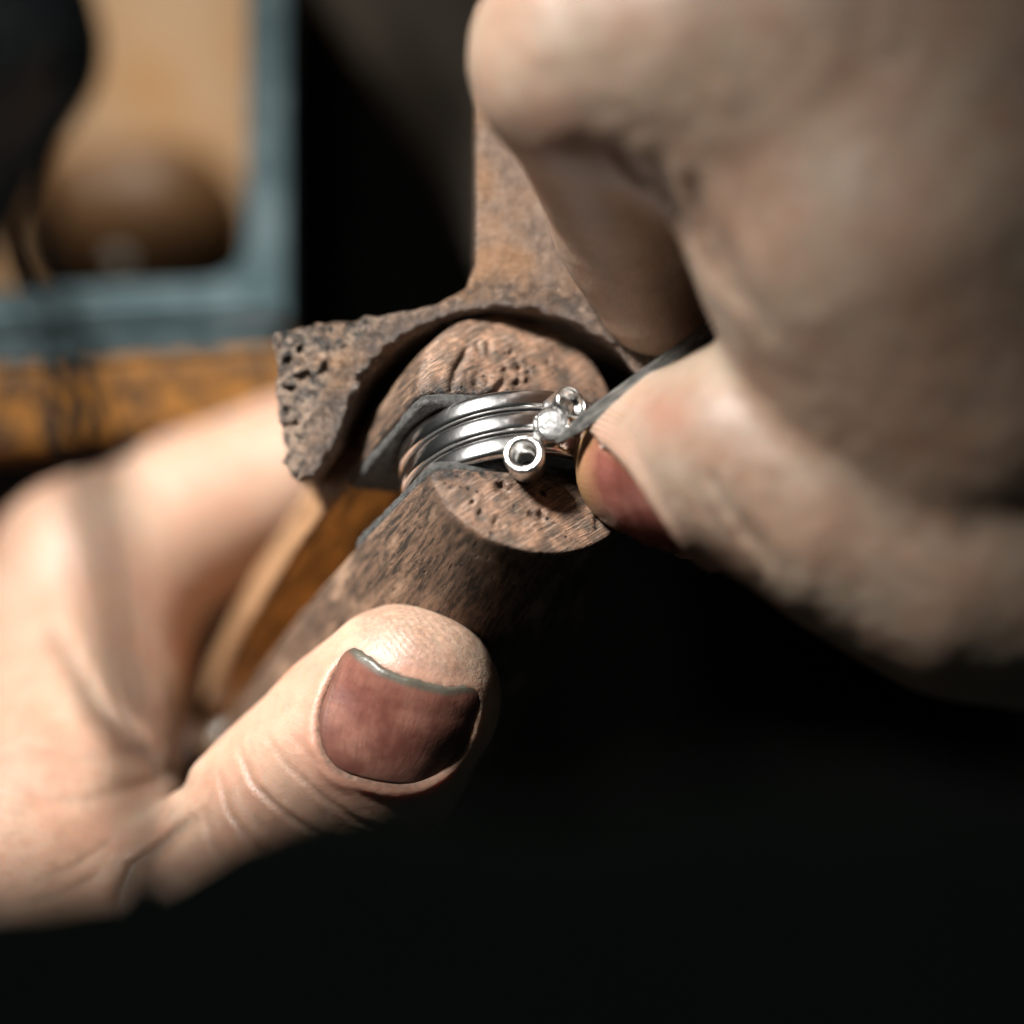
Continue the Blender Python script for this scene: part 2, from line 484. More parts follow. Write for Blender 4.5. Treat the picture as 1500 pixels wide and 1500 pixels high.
# nails ------------------------------------------------------------
def nail_material(name, bed, rim, rimw, rimsoft=.03):
    M = Mat(name)
    co = M.coord()
    t = M.attr('along')                        # 0 at the cuticle, 1 at the free edge
    edge = M.attr('edge')                      # 1 at the side grooves
    st = M.noise(M.coord((1, 1, 1)), .35, 4)
    bigv = M.noise(M.coord((1, 1, 1), loc=(3, 1, 2)), .16, 3)
    c = M.mix(M.ramp(bigv, [(.36, 0), (.62, 1)]), (bed[0]*1.35, bed[1]*1.55, bed[2]*1.6), bed)
    c = M.mix(M.ramp(st, [(.35, 0), (.65, 1)]), c, (bed[0]*.62, bed[1]*.5, bed[2]*.52))
    long = M.n('CombineXYZ'); M.l(M.math('MULTIPLY', M.attr('across'), 16.0), long.inputs[0]); M.l(M.math('MULTIPLY', t, 2.5), long.inputs[1])
    stre = M.noise(long.outputs[0], 1, 3, .6)
    c = M.mix(M.math('MULTIPLY', M.ramp(stre, [(.5, 0), (.7, 1)]), .45), c, (bed[0]*.55, bed[1]*.5, bed[2]*.5))
    c = M.mix(M.ramp(t, [(rimw - rimsoft, 0), (rimw + .01, 1)]), c, rim)
    c = M.mix(M.math('MULTIPLY', edge, .4), c, (rim[0]*.6, rim[1]*.55, rim[2]*.5))
    x = M.n('TexWave', wave_type='BANDS'); M.l(M.attr('across'), x.inputs['Vector']) ; x.inputs['Scale'].default_value = 9
    x.inputs['Distortion'].default_value = 3
    nb = M.bump(stre, .05, .6)
    nb = M.bump(M.noise(co, 2.5, 3), .04, .5, nb)
    return M.set(c, M.ramp(st, [(.3, .20), (.7, .38)]), nb, spec=.4, Subsurface_Weight=.1, Subsurface_Scale=.001)
NAIL_L = nail_material('nail_reddish', (.18, .076, .054), (.075, .068, .052), .955)
NAIL_R = nail_material('nail_amber', (.19, .062, .046), (.32, .19, .09), .98, .30)

class Nail:
    def __init__(s, c, a, n, hl, hw, rp, rd, depth=.45, fold=.45):
        s.c = np.asarray(c, float); s.a = unit(a); n = np.asarray(n, float); s.n = unit(n - (n @ s.a) * s.a)
        s.s = np.cross(s.a, s.n); s.hl, s.hw, s.rp, s.rd = hl, hw, rp, rd; s.depth, s.fold = depth, fold
    def loc(s, p):
        q = p - s.c; return q @ s.a, q @ s.s, q @ s.n
    def sd(s, la, ls):
        r = np.where(la < 0, s.rp, s.rd)
        qx = np.abs(la) - s.hl + r; qy = np.abs(ls) - s.hw + r
        return np.hypot(np.maximum(qx, 0), np.maximum(qy, 0)) + np.minimum(np.maximum(qx, qy), 0) - r
    def disp(s, p):
        la, ls, ln = s.loc(p)
        d = s.sd(la, ls)
        up = sstep(-6.5, -3.5, ln) * (np.hypot(la, ls) < 16)
        rec = s.depth * (1 - sstep(-.35, .15, d))
        fold = s.fold * np.exp(-((d - .75) / .65)**2) * (1 - sstep(s.hl - 2.5, s.hl - .3, la))
        return up * (rec - fold)
def nail_plate(name, nail, base, material, parent, lift=-.22, nx=44, ny=36, over=.25, thick=.35, wav=.0, jag=0.0, label=None):
    us = np.linspace(-1, 1, nx); vs = np.linspace(-1, 1, ny)
    la = []; ls = []
    for u in us:
        x = u * (nail.hl - .02) + (over if u > .6 else 0) * (u - .6) / .4
        xr = u * nail.hl
        r = nail.rp if xr < 0 else nail.rd
        e = abs(xr) - (nail.hl - r)
        w = nail.hw - (r - math.sqrt(max(r*r - max(e, 0)**2, 0)))
        w = max(w, .3)
        for v in vs: la.append(x); ls.append(v * w)
    la = np.array(la); ls = np.array(ls)
    uu = np.repeat(us, ny)
    la = la + jag * sstep(.8, 1, uu) * (np.sin(ls * 1.3 + .6) + .6 * np.sin(ls * 3.1) + .4 * np.sin(ls * 6.7 + 2))
    p = nail.c + la[:, None] * nail.a + ls[:, None] * nail.s + 6 * nail.n
    for _ in range(40): p = p - (base(p) * .8)[:, None] * nail.n
    ua = np.repeat(us, ny); va = np.tile(vs, nx)
    lift = lift + .30 * sstep(.45, .95, ua) * (1 - .5 * sstep(.75, 1, np.abs(va)))
    top = p + (lift + thick * .5 + wav * np.sin(ls * 2.1 + 1) * sstep(.5, 1, ua))[:, None] * nail.n
    bot = p + (lift - thick * .5)[:, None] * nail.n
    v = np.concatenate([top, bot]); N = nx * ny; f = []
    for i in range(nx - 1):
        for j in range(ny - 1):
            a, b, c2, d = i*ny+j, i*ny+j+1, (i+1)*ny+j+1, (i+1)*ny+j
            f.append((a, d, c2, b)); f.append((N+a, N+b, N+c2, N+d))
    def rim(ids):
        for a, b in zip(ids[:-1], ids[1:]): f.append((a, b, N+b, N+a))
    rim([i for i in range(ny)]); rim([(nx-1)*ny + j for j in range(ny)][::-1])
    rim([i*ny for i in range(nx)][::-1]); rim([i*ny+ny-1 for i in range(nx)])
    o = link_mesh(name, v, f, material, parent, True,
                  {'along': np.tile((ua+1)/2, 2), 'across': np.tile(va, 2), 'edge': np.tile(np.maximum(sstep(.88, 1, np.abs(va)), sstep(-.88, -.99, ua)), 2)})
    if label: o['label'] = label
    return o

# ------------------------------------------------------------------ background: bench things
def mottled(name, a, b, scale, lo=.45, hi=.6, rough=.5, metalv=0, bumpd=.2, spec=.4):
    M = Mat(name)
    n = M.noise(M.coord((1, 1, 1)), scale, 5, .6)
    c = M.mix(M.ramp(n, [(lo, 0), (hi, 1)]), a, b)
    return M.set(c, rough, M.bump(n, bumpd, .6), metal=metalv, spec=spec)
PALE = mottled('pale_glint_flake', (.85, .78, .68), (.8, .7, .6), .5, rough=.25)  # pale colour of the glint bead and the skin flakes
TEAL = mottled('blue_grey_paint', (.062, .102, .113), (.115, .165, .18), .25, rough=.4)
AMBER = mottled('stained_amber_wood', (.28, .115, .014), (.016, .011, .007), .42, .46, .57)
BOARD = mottled('orange_board_wood', (.56, .38, .24), (.52, .30, .14), .08)
BROWN = mottled('brown_turned_wood', (.20, .10, .04), (.14, .07, .028), .1)
BLACKP = mottled('black_handle', (.012, .016, .018), (.02, .024, .026), .3, rough=.35)
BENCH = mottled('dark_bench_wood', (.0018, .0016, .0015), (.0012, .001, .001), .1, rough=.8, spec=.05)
GREYB = mottled('grey_board_wood', (.12, .10, .078), (.085, .07, .055), .15, rough=.7)
CLOTH = mottled('black_cloth', (.24, .27, .25), (.16, .185, .17), 1.2, rough=.9, bumpd=.3, spec=.05)

# bench: a dark board behind everything
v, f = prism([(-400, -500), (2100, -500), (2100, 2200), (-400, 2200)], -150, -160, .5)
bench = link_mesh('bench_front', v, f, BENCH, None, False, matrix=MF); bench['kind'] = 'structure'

# orange board and the round things seen through the steel frame
v, f = prism([(-350, -350), (405, -350), (405, 520), (-350, 520)], -125, -135, .5)
tag(link_mesh('wooden_board', v, f, BOARD, None, False, matrix=MF), 'blurred orange wooden board seen through the blue grey frame', 'board')
def blob(name, chain, k, lo, hi, h, material, label, cat, bumpy=0):
    def fn(p):
        d = None
        for a, b in zip(chain[:-1], chain[1:]):
            e = rcone(p, P(*a[:3]), P(*b[:3]), S(a[3], a[2]), S(b[3], b[2]))
            d = e if d is None else smin(d, e, k)
        if bumpy: d = d - bumpy * fbm(p * .11, 3, 5)
        return d
    v, q = surface(fn, lo, hi, h)
    return tag(link_mesh(name, v, q, material, None, matrix=MF), label, cat)
blob('turned_wooden_knob', [(150, 340, -106, 128), (225, 345, -106, 132), (215, 520, -108, 120)], 4, (-68, -5, -125), (-28, 48, -88), 1.0, BROWN,
     'blurred brown rounded wooden knob behind the blue grey frame', 'knob')
blob('black_tool_handle', [(-40, -60, -62, 160), (0, 70, -62, 138), (-90, 300, -66, 110)], 4, (-90, 5, -84), (-32, 85, -46), 1.0, BLACKP,
     'blurred black rounded tool handle in the top left corner', 'tool handle')
v, f = lathe([(.01, -1.6), (1.1, -1.3), (1.7, -.5), (1.8, .2), (1.5, 1.0), (.9, 1.45), (.01, 1.6)], 24, False)
tag(link_mesh('glint_bead', place(v, (0, 0, 1), P(172, 388, -84)), f, PALE, None, matrix=MF), 'small pale bead added for a blurred glint before the brown knob', 'bead')  # added bead, its pale colour stands in for a glint

# a thin cord hanging close to the lens
cp = [P(-20, -120, 76), P(20, 250, 76), P(88, 480, 75), P(138, 720, 74), P(168, 900, 73), P(186, 1060, 72), P(200, 1300, 71)]
cu = bpy.data.curves.new('cord', 'CURVE'); cu.dimensions = '3D'; cu.bevel_depth = .0012; cu.bevel_resolution = 4
sp = cu.splines.new('BEZIER'); sp.bezier_points.add(len(cp) - 1)
for b_, c_ in zip(sp.bezier_points, cp):
    b_.co = Vector(c_ * .001); b_.handle_left_type = b_.handle_right_type = 'AUTO'
tmp = bpy.data.objects.new('cord_curve', cu)
cord_mesh = bpy.data.meshes.new_from_object(tmp); bpy.data.objects.remove(tmp)
cord_mesh.materials.clear(); cord_mesh.materials.append(mottled('matt_black_cord', (.010, .011, .012), (.007, .008, .008), 1.0, rough=.95, spec=.03)); cord_mesh.name = 'hanging_cord'
cord = bpy.data.objects.new('hanging_cord', cord_mesh); col.objects.link(cord); cord.matrix_world = MF
tag(cord, 'thin black cord before the left hand, blurred to a faint dark stripe', 'cord')

# blue grey frame
t = thing('metal_bracket', 'blurred blue grey metal frame with a rounded inner corner at the left', 'bracket', MF)
pl = round_poly([(372, -260), (432, -260), (430, 505, 8), (-260, 560), (-260, 505), (330, 470, 4), (-260, 520), (-260, 432), (372, 408, 60)], 3)
v, f = prism(round_poly([(362, -260), (419, -260), (418, 470, 6), (-260, 515), (-260, 436), (362, 408, 70)], 3, 8), -58, -69, .25)
link_mesh('corner_bracket', v, f, TEAL, t, False)
v, f = prism([(-260, 522), (404, 482), (406, 502), (-260, 548)], -56.5, -69, .6)
link_mesh('lower_rail', v, f, TEAL, t, False)
v, f = prism([(-260, 476), (400, 444), (402, 456), (-260, 492)], -57, -61, .35)
link_mesh('groove_rail', v, f, TEAL, t, False)

v, f = prism([(-260, 556), (438, 506), (438, 606), (200, 640), (-260, 690)], -55, -78, 1.2)
tag(link_mesh('wooden_rail', v, f, AMBER, None, False, matrix=MF), 'amber stained wooden rail with dark blotches under the blue grey frame', 'rail')
v, f = prism([(-260, 700), (130, 652), (440, 600), (440, 700), (-260, 860)], -76, -96, 1)
tag(link_mesh('dark_bar', v, f, BLACKP, None, False, matrix=MF), 'black bar between the amber rail and the left index finger', 'bar')
v, f = prism([(430, -300), (1100, -300), (1100, 560), (745, 470), (640, 240), (470, 0)], -88, -96, 1.5)
tag(link_mesh('grey_board', v, f, GREYB, None, False, matrix=MF), 'dim grey brown board with a diagonal edge behind the pin', 'board')

# ------------------------------------------------------------------ bench pin
def px_poly(pts, z): return [tuple(P(x, y, z)[:2]) for x, y in pts]
PIN_OUT = px_poly([(407, 492), (470, 476), (560, 466), (640, 450), (682, 425), (696, 390), (697, -200), (1010, -200), (1015, 400),
                   (1100, 470), (1180, 520), (1150, 700), (1000, 720), (800, 690), (620, 600), (545, 615), (500, 665), (462, 703), (440, 708), (424, 680), (412, 610)], -8)
C_F, C_B = P(735, 702, -4)[:2], P(770, 672, -22)[:2]
def pin_parts(p):
    x, y, z = p.T
    out = poly_sd(x, y, PIN_OUT)
    yr = P(0, 440, -6)[1]
    zf = -4.0 - np.maximum(0, y - yr) * .30 - 1.0 * sstep(-12, -21, x)
    slab = np.maximum(z - zf, -27 - z)
    d = smax(out, slab, 1.4)
    k = np.clip((z + 22) / 18, -.3, 1.2)
    cx = C_B[0] + (C_F[0] - C_B[0]) * k; cy = C_B[1] + (C_F[1] - C_B[1]) * k
    rx = 14.6 + (15.2 - 14.6) * k; ry = 11.6 + (15.2 - 11.6) * k
    q = np.hypot((x - cx) / rx, (y - cy) / ry)
    cut = (q - 1) * np.minimum(rx, ry)
    d = smax(d, -cut, 1.2)
    return d, cut, zf
def pin_rough(p, d0, cut):
    x, y, z = p.T
    wing = sstep(-9, -13, x) * sstep(1.6, 4.2, cut)
    ridge = np.exp(-((cut - 1.6) / 1.3)**2) * .25
    shaft = .10 + .15 * sstep(30, 12, y)
    amp = np.maximum(np.maximum(wing, ridge), shaft)
    n1 = fbm(p * .42, 3, 3); n2 = vnoise(p * 1.1, 9)
    pits = -np.maximum(n1 - .05, 0) * 1.05 + .5 * np.minimum(n1, .1) - .55 * np.abs(vnoise(p * np.array([.5, .9, .7]), 17)) + .2
    return amp * (pits + .28 * n2 + .16 * vnoise(p * 2.0, 4)), amp, n1
def pin_f(p):
    d, cut, zf = pin_parts(p)
    near = np.abs(d) < 2.2
    r = d.copy()
    if near.any():
        dd, amp, n1 = pin_rough(p[near], d[near], cut[near])
        r[near] = d[near] - dd
    return r
v, q = surface(pin_f, (-23, 0, -28), (27, 47, -2), .25, 1)
d, cut, zf = pin_parts(v); dd, amp, n1 = pin_rough(v, d, cut)
pin_dark = np.clip(amp * (.25 + sstep(-.1, .4, n1 + .35 * vnoise(v * 1.1, 9)) * 1.0), 0, 1)  # darker in the pits, on the notch wall, its rim and wing side
pin_dark = np.maximum(pin_dark, .55 * sstep(.6, -.4, cut))
pin_dark = np.maximum(pin_dark, .9 * sstep(5.5, 1.0, cut) * sstep(-9, -13, v[:, 0]) * .8)
pin_dark = np.maximum(pin_dark, .8 * np.exp(-((cut - 1.7) / 1.5)**2))
pin = link_mesh('bench_pin', v, q, PIN, None, attrs={'pin_dark': pin_dark, 'rough': amp}, matrix=MF)
tag(pin, 'worn brown wooden bench pin with a pitted wing, behind the clamp', 'bench pin')

# ------------------------------------------------------------------ ring clamp
T = unit(V(-.345, -.50, -.795))                    # from the jaw to the handle
O = V(.06, .84, 0); O = unit(O - (O @ T) * T)      # jaw opening direction
Bx = np.cross(O, -T)
FC = P(772, 640, 0)
MC = MF @ Matrix.Translation(Vector(FC * .001)) @ Matrix([[Bx[i], O[i], -T[i]] for i in range(3)]).to_4x4()
def rad(s):                                         # body radius along the clamp
    return np.interp(s, [-1, 0, 3, 8, 16, 28, 45, 65, 90, 100], [8.9, 9.15, 9.7, 10.5, 11.6, 12.8, 13.4, 12.8, 11, 10.4])
GAP = 3.95
def gap(s): return GAP - .021 * np.clip(s, 0, 100)
GOUGE = [  # saw nicks, file marks and dents in the two faces: polyline, width in px, depth in mm, nearest depth
    ([(880, 702), (877, 755), (874, 795)], 4, .35, -6), ([(724, 708), (732, 722), (748, 728)], 5, .6, -6), ([(738, 706), (733, 722)], 4, .5, -6),
    ([(772, 766), (784, 770), (800, 782)], 5, .5, -6), ([(790, 758), (796, 775)], 4, .4, -6), ([(700, 770), (708, 758)], 3.5, .4, -6),
    ([(722, 790), (731, 772)], 3.5, .4, -6), ([(732, 792), (738, 778)], 3.5, .3, -6), ([(690, 505), (668, 540), (660, 575)], 5, .5, -6),
    ([(700, 500), (702, 520)], 4, .3, -6), ([(716, 498), (716, 522)], 4, .3, -6), ([(862, 500), (850, 522)], 4, .5, -6), ([(838, 494), (836, 506)], 4, .4, -6),
    ([(735, 540), (742, 545)], 5, .7, -6), ([(756, 538), (764, 542)], 5, .6, -6), ([(770, 545), (776, 549)], 4, .6, -6), ([(752, 558), (760, 566)], 6, .8, -6),
    ([(738, 560), (728, 572), (716, 582)], 6, .5, -6), ([(690, 566), (705, 560)], 5, .5, -6), ([(745, 520), (750, 518)], 4, .5, -6), ([(800, 530), (806, 534)], 4, .4, -6),
    ([(690, 560), (700, 548), (716, 552), (712, 566), (696, 572)], 4, .3, -6), ([(640, 700), (690, 712)], 6, .3, -6), ([(866, 525), (880, 552)], 4, .3, -6),
    ([(793, 735), (794, 728)], 4, .6, -6), ([(690, 742), (694, 750)], 4, .5, -6),
]
GOUGE = [([(gx, gy if gy < 650 else 690 + (gy - 690) * .82) for gx, gy in pl_], w_, d_, z_) for pl_, w_, d_, z_ in GOUGE]
def half_f(sign):
    def fn(p):
        x, y, z = p.T
        s = -z
        yy = y * sign - gap(s)
        r = rad(s)
        rr = np.hypot(x, np.maximum(yy, -3) * (.98 if sign > 0 else 1 + .22 * np.exp(-np.maximum(s, 0) / 18)))
        d = (rr - r) * .97
        d = smax(d, -yy, .25)
        dome = 0.018 * (x * x + yy * yy) * .55 - .35
        d = smax(d, z + dome, .22 + .9 * sstep(3, -9, x) * (sign > 0))
        d = smax(d, s - 92, 1.5)
        near = np.abs(d) < 1.2
        if near.any():
            q = p[near]
            nn = .035 * fbm(q * .25, 2, 11 + int(sign)) + .02 * vnoise(q * 1.2, 2)
            face = sstep(2.0, .3, -q[:, 2])
            ch = np.maximum(vnoise(q * np.array([2.0, 2.0, .6]), 31 + int(sign)) - .62, 0) * .8 * face * sstep(4.5, .5, q[:, 1] * sign - GAP)
            qf = FC + q @ np.stack([Bx, O, -T])
            d[near] += ch - nn + .85 * creases(qf, GOUGE) * (q[:, 2] > -2.5)
        return d
    return fn
clamp = thing('ring_clamp', 'dark brown wooden ring clamp with leather lined jaws held in the left hand', 'ring clamp', MC)
for sign, lo, hi in ((1, (-15, 2.5, -94), (15, 18.5, 1.5)), (-1, (-15, -18.5, -94), (15, -2.5, 1.5))):
    v, q = surface(half_f(sign), lo, hi, .26)
    yy = v[:, 1] * sign - gap(-v[:, 2])
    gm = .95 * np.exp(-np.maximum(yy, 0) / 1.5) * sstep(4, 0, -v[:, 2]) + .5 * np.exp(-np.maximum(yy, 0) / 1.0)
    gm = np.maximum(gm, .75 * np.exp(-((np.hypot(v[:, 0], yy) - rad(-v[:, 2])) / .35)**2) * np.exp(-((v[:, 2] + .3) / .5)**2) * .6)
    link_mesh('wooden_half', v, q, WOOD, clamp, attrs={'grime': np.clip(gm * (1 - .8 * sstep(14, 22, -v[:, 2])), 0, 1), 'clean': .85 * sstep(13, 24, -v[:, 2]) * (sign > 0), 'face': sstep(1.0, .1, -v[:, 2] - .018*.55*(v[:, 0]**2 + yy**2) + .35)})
    # bare amber wood of the inner face, a thin liner set into the half
    L = []
    for s in np.linspace(15.5, 88, 30):
        w = rad(s) - .75
        L.append((w, s))
    vv = []; ff = []
    for w, s in L:
        for xx in (-w, w):
            vv.append((xx, sign * (gap(s) - .02), -s)); vv.append((xx, sign * (gap(s) + .5), -s))
    n = len(L)
    for i in range(n - 1):
        a = i * 4; b = a + 4
        ff += [(a, a+2, b+2, b), (a+1, b+1, b+3, a+3), (a, b, b+1, a+1), (a+2, a+3, b+3, b+2)]
    ff += [(0, 1, 3, 2), ((n-1)*4, (n-1)*4+2, (n-1)*4+3, (n-1)*4+1)]
    if sign < 0: ff = [g[::-1] for g in ff]
    link_mesh('inner_face', vv, ff, INNER, clamp, False)
def leather_f(sign):
    def fn(p):
        x, y, z = p.T
        s = -z
        yy = y * sign - gap(s)
        d = np.abs(x) - (rad(s) - .12)
        th = 1.05 + .15 * sstep(3, 0, s)
        d = smax(d * .97, np.abs(yy + th * .5 - .1) - th * .5, .35)
        d = smax(d, -.25 - s + .03 * x * x * .3, .4)
        d = smax(d, s - 15.2, .3)
        return d - .07 * fbm(p * .8, 3, 7)
    return fn
for sign in (1, -1):
    y0, y1 = sorted((sign * (GAP + .8), sign * (GAP - 2.0)))
    v, q = surface(leather_f(sign), (-13, y0, -16.5), (13, y1, 1.2), .22, 1)
    link_mesh('leather_lining', v, q, LEATHER, clamp)
v, f = lathe([(.01, -14), (1.5, -14), (1.9, -13.6), (1.9, -8.6), (1.3, -8.3), (1.3, 8.3), (1.9, 8.6), (1.9, 13.6), (1.5, 14), (.01, 14)], 32, False)
hv = place(v, (1, 0, 0), (-1.6, 0, -63))
hp = link_mesh('hinge_pin', hv, f, STEEL, clamp)
v, f = lathe([(1.2, -1.5), (2.1, -1.5), (2.4, -1.1), (2.4, 1.1), (2.1, 1.5), (1.2, 1.5)], 36, False)
for xx in (-13.4, -9.6):
    link_mesh('hinge_collar', place(v, (1, 0, 0), (xx, 0, -63)), f, STEEL, hp)

# ------------------------------------------------------------------ the ring
ring = thing('finger_ring', 'polished white gold ring of three bands with round bezels gripped in the clamp', 'ring', MC)
RR = 9.3
for k in (-1, 0, 1):
    v, f = torus(RR, .68, 220, 32, 1.42, .58)
    link_mesh('band', v + V(.9, k * 2.22 - .15, -6.6), f, GOLD, ring)
# bezels: (pixel, height, axis, outer radius, hole radius, length)
Rm = np.stack([Bx, O, -T], 1)
def to_clamp(p): return (np.asarray(p) - FC) @ Rm
def dir_clamp(d): return np.asarray(d) @ Rm
def bezel(px, py, z, axis, ro, ri, ln, back=.45):
    n = unit(dir_clamp(axis))
    pr = [(ri * .62, -ln), (ro * .86, -ln), (ro * .93, -ln * .7), (ro, -.32), (ro * .985, -.16), (ro * .94, -.05), (ro * .88, 0), ((ro + ri) * .5, .03), (ri * 1.1, -.03), (ri * 1.02, -.12), (ri, -.25), (ri, -.75), (ri * .78, -.8), (ri * .74, -ln * .8), (ri * .62, -ln)]
    v, f = lathe(pr, 56, False)
    return link_mesh('bezel', place(v, n, to_clamp(P(px, py, z)), dir_clamp(V(0, 1, .2))), f, BEZEL, ring), n
N1, N2, N3 = V(-.12, .33, .93), V(.02, .32, .94), V(.60, .34, .72)
bezel(767, 664, 5.9, N1, 1.82, 1.08, 3.6)
bz, n2 = bezel(808, 621, 5.2, N2, 1.62, 1.22, 3.2)
bezel(838, 589, 4.2, N3, 1.55, 1.36, 2.6)
# brilliant cut stone in the middle bezel
vv = [(0, 0, -1.15)]; ff = []
def ringv(r, z, n, o=0): 
    i0 = len(vv)
    for i in range(n):
        a = 2 * math.pi * (i + o) / n; vv.append((r * math.cos(a), r * math.sin(a), z))
    return i0
pa = ringv(.62, -.62, 8); gi = ringv(1.27, -.06, 16); gt = ringv(1.27, .04, 16); cr = ringv(.92, .34, 8, .5); tb = ringv(.50, .56, 8)
for i in range(8):
    j = (i + 1) % 8
    ff += [(0, pa+j, pa+i), (pa+i, gi+(2*i+1) % 16, gi+2*i), (pa+i, pa+j, gi+(2*i+1) % 16), (pa+j, gi+2*j, gi+(2*i+1) % 16)]
    ff += [(gt+2*i, gt+(2*i+1) % 16, cr+i), (gt+(2*i+1) % 16, gt+2*j, cr+i), (gt+2*i, cr+i, tb+i), (gt+2*j, tb+j, cr+i), (cr+i, tb+j, tb+i)]
for i in range(16):
    j = (i + 1) % 16; ff.append((gi+i, gi+j, gt+j, gt+i))
ff.append(tuple(tb + i for i in range(8)))
st = link_mesh('stone', place(np.array(vv) * .93, n2, to_clamp(P(808, 621, 5.25)), dir_clamp(V(0, 1, .2))), ff, DIAMOND, ring, False)
st['label'] = 'clear faceted round stone'
# milled grains round the stone
for i in range(22):
    a = 2 * math.pi * i / 22
    v, f = lathe([(.01, .14), (.09, .10), (.12, 0), (.10, -.1), (.01, -.14)], 8, False)
    R_, t_ = frame_to(n2, to_clamp(P(808, 621, 5.2)), dir_clamp(V(0, 1, .2)))
    link_mesh('grain', v @ R_.T + t_ + R_ @ V(1.38 * math.cos(a), 1.38 * math.sin(a), .0), f, GOLD, bz)

# ------------------------------------------------------------------ setting tool
tip, end = P(815, 647, 6.2), P(1105, 440, 5.4)
ax = unit(end - tip); nrm = unit(V(0, 0, 1) - (V(0, 0, 1) @ ax) * ax); sd = np.cross(ax, nrm)
L = np.linalg.norm(end - tip) + 16
vv = []; ff = []
sec = [(1, .35), (.75, 1), (-.75, 1), (-1, .35), (-1, -.5), (-.6, -1), (.6, -1), (1, -.5)]
st_ = [(0, .12, .10, -.2), (.7, .36, .35, -.1), (2.2, .62, .75, 0), (4.5, .76, .95, 0), (14, .84, 1.0, 0), (L, .9, 1.05, 0)]
for s, w, h, o in st_:
    for a, b in sec: vv.append((s, a * w, b * h + o))
for i in range(len(st_) - 1):
    for j in range(8):
        k = (j + 1) % 8; ff.append((i*8+j, i*8+k, (i+1)*8+k, (i+1)*8+j))
ff.append(tuple(range(8))[::-1]); ff.append(tuple((len(st_)-1)*8 + j for j in range(8)))
MT = MF @ Matrix.Translation(Vector(tip * .001)) @ Matrix([[ax[i], -sd[i], nrm[i]] for i in range(3)]).to_4x4()
tag(link_mesh('setting_tool', vv, ff, TOOL, None, False, matrix=MT), 'narrow grey steel setting tool pinched by the right hand, tip on the stone', 'tool')

# ------------------------------------------------------------------ hands
def chain(p, pts, k, d=None, **kw):
    for a, b in zip(pts[:-1], pts[1:]):
        e = rcone(p, P(*a[:3]), P(*b[:3]), S(a[3], a[2]), S(b[3], b[2]), **kw)
        d = e if d is None else smin(d, e, k)
    return d
# left hand: thumb on the clamp, index finger round the back of it
LN_A = V(.28, .865, .415)
LN = Nail(P(568, 1080, 5.2), LN_A, V(-.19, -.38, .90), 4.3, 6.5, 4.4, 1.7, .5, .4)
def left_base(p):
    th = rcone(p, P(592, 1022, -3.2), P(520, 1110, -5.5), 8.5, 9.0, flat=LN.n, amt=.9)
    th = smin(th, rcone(p, P(520, 1110, -5.5), P(430, 1195, -8), 9.1, 8.7), 3)
    th = smin(th, chain(p, [(430, 1195, -8, 140), (330, 1310, -11, 140), (190, 1480, -10, 185)], 4), 4)
    ix = chain(p, [(600, 620, -60, 92), (430, 690, -57, 100), (300, 752, -55, 110), (140, 850, -51, 152)], 5)
    ix = smin(ix, chain(p, [(140, 862, -51, 160), (98, 1010, -44, 172)], 5), 3)
    ix = smin(ix, chain(p, [(95, 1060, -40, 175), (70, 1230, -22, 190), (0, 1480, -10, 260)], 5), 2.2)
    d = smin(ix, th, 3.5)
    pm = chain(p, [(40, 1420, -16, 220), (-250, 1500, -30, 420), (-700, 1900, -30, 480)], 8)
    d = smin(d, pm, 7)
    f2 = chain(p, [(-200, 1150, -46, 170), (150, 900, -68, 140), (560, 930, -88, 110), (700, 1040, -86, 90)], 4)
    f3 = chain(p, [(-250, 1350, -46, 170), (200, 1130, -82, 130), (520, 1180, -100, 105), (640, 1240, -98, 90)], 4)
    return smin(smin(d, f2, 2.5), f3, 2)
LC = [  # thumb joint wrinkles and the folds of the index finger: polyline, width in px, depth in mm, nearest depth
    ([(346, 1085), (372, 1150), (420, 1195), (470, 1225), (510, 1240)], 4.5, .20, -16),
    ([(385, 1070), (420, 1120), (470, 1165), (520, 1200), (570, 1222)], 4, .15, -16),
    ([(425, 1075), (470, 1120), (520, 1155), (570, 1180)], 5, .10, -16),
    ([(318, 1120), (336, 1190), (372, 1240), (430, 1290)], 4.5, .17, -18),
    ([(296, 1180), (312, 1240), (350, 1300)], 5, .10, -18),
    ([(372, 1195), (400, 1225), (440, 1262)], 3.5, .08, -18),
    ([(360, 1130), (400, 1175), (450, 1210)], 3, .06, -18),
    ([(70, 915), (110, 975), (150, 1040), (205, 1095), (280, 1160)], 15, .75, -80),
    ([(40, 1168), (130, 1170), (210, 1150), (270, 1125)], 10, .16, -80),
    ([(30, 1090), (120, 1112), (210, 1105)], 9, .12, -80),
    ([(170, 1330), (200, 1270), (240, 1240), (290, 1195)], 12, .6, -80),
    ([(50, 1290), (110, 1270), (170, 1230)], 6, .10, -80),
    ([(30, 1325), (90, 1312), (160, 1276)], 6, .10, -80),
]
def left_f(p):
    d = left_base(p)
    m = np.abs(d) < 2.5
    if m.any():
        q = p[m]
        d[m] += LN.disp(q) + creases(q, LC) - .22 * vnoise(q * .16, 3) - .05 * vnoise(q * .7, 8)
    return d
left = thing('left_hand', 'left hand gripping the clamp, dirty thumbnail towards the viewer', 'hand', MF)
v, q = surface(left_f, (-72, -62, -78), (1, 13, 10), .33)
x, y = to_px(v)
la, ls, ln = LN.loc(v); sdn = LN.sd(la, ls)
front = sstep(-7, -3, ln)
fl = front * np.exp(-(np.maximum(sdn, 0) / 3.2)**2) * .5 * (1 - sstep(4.5, 6.5, la) * .4)
fl = np.maximum(fl, .5 * np.exp(-(((x - 460) / 60)**2 + ((y - 985) / 60)**2)))
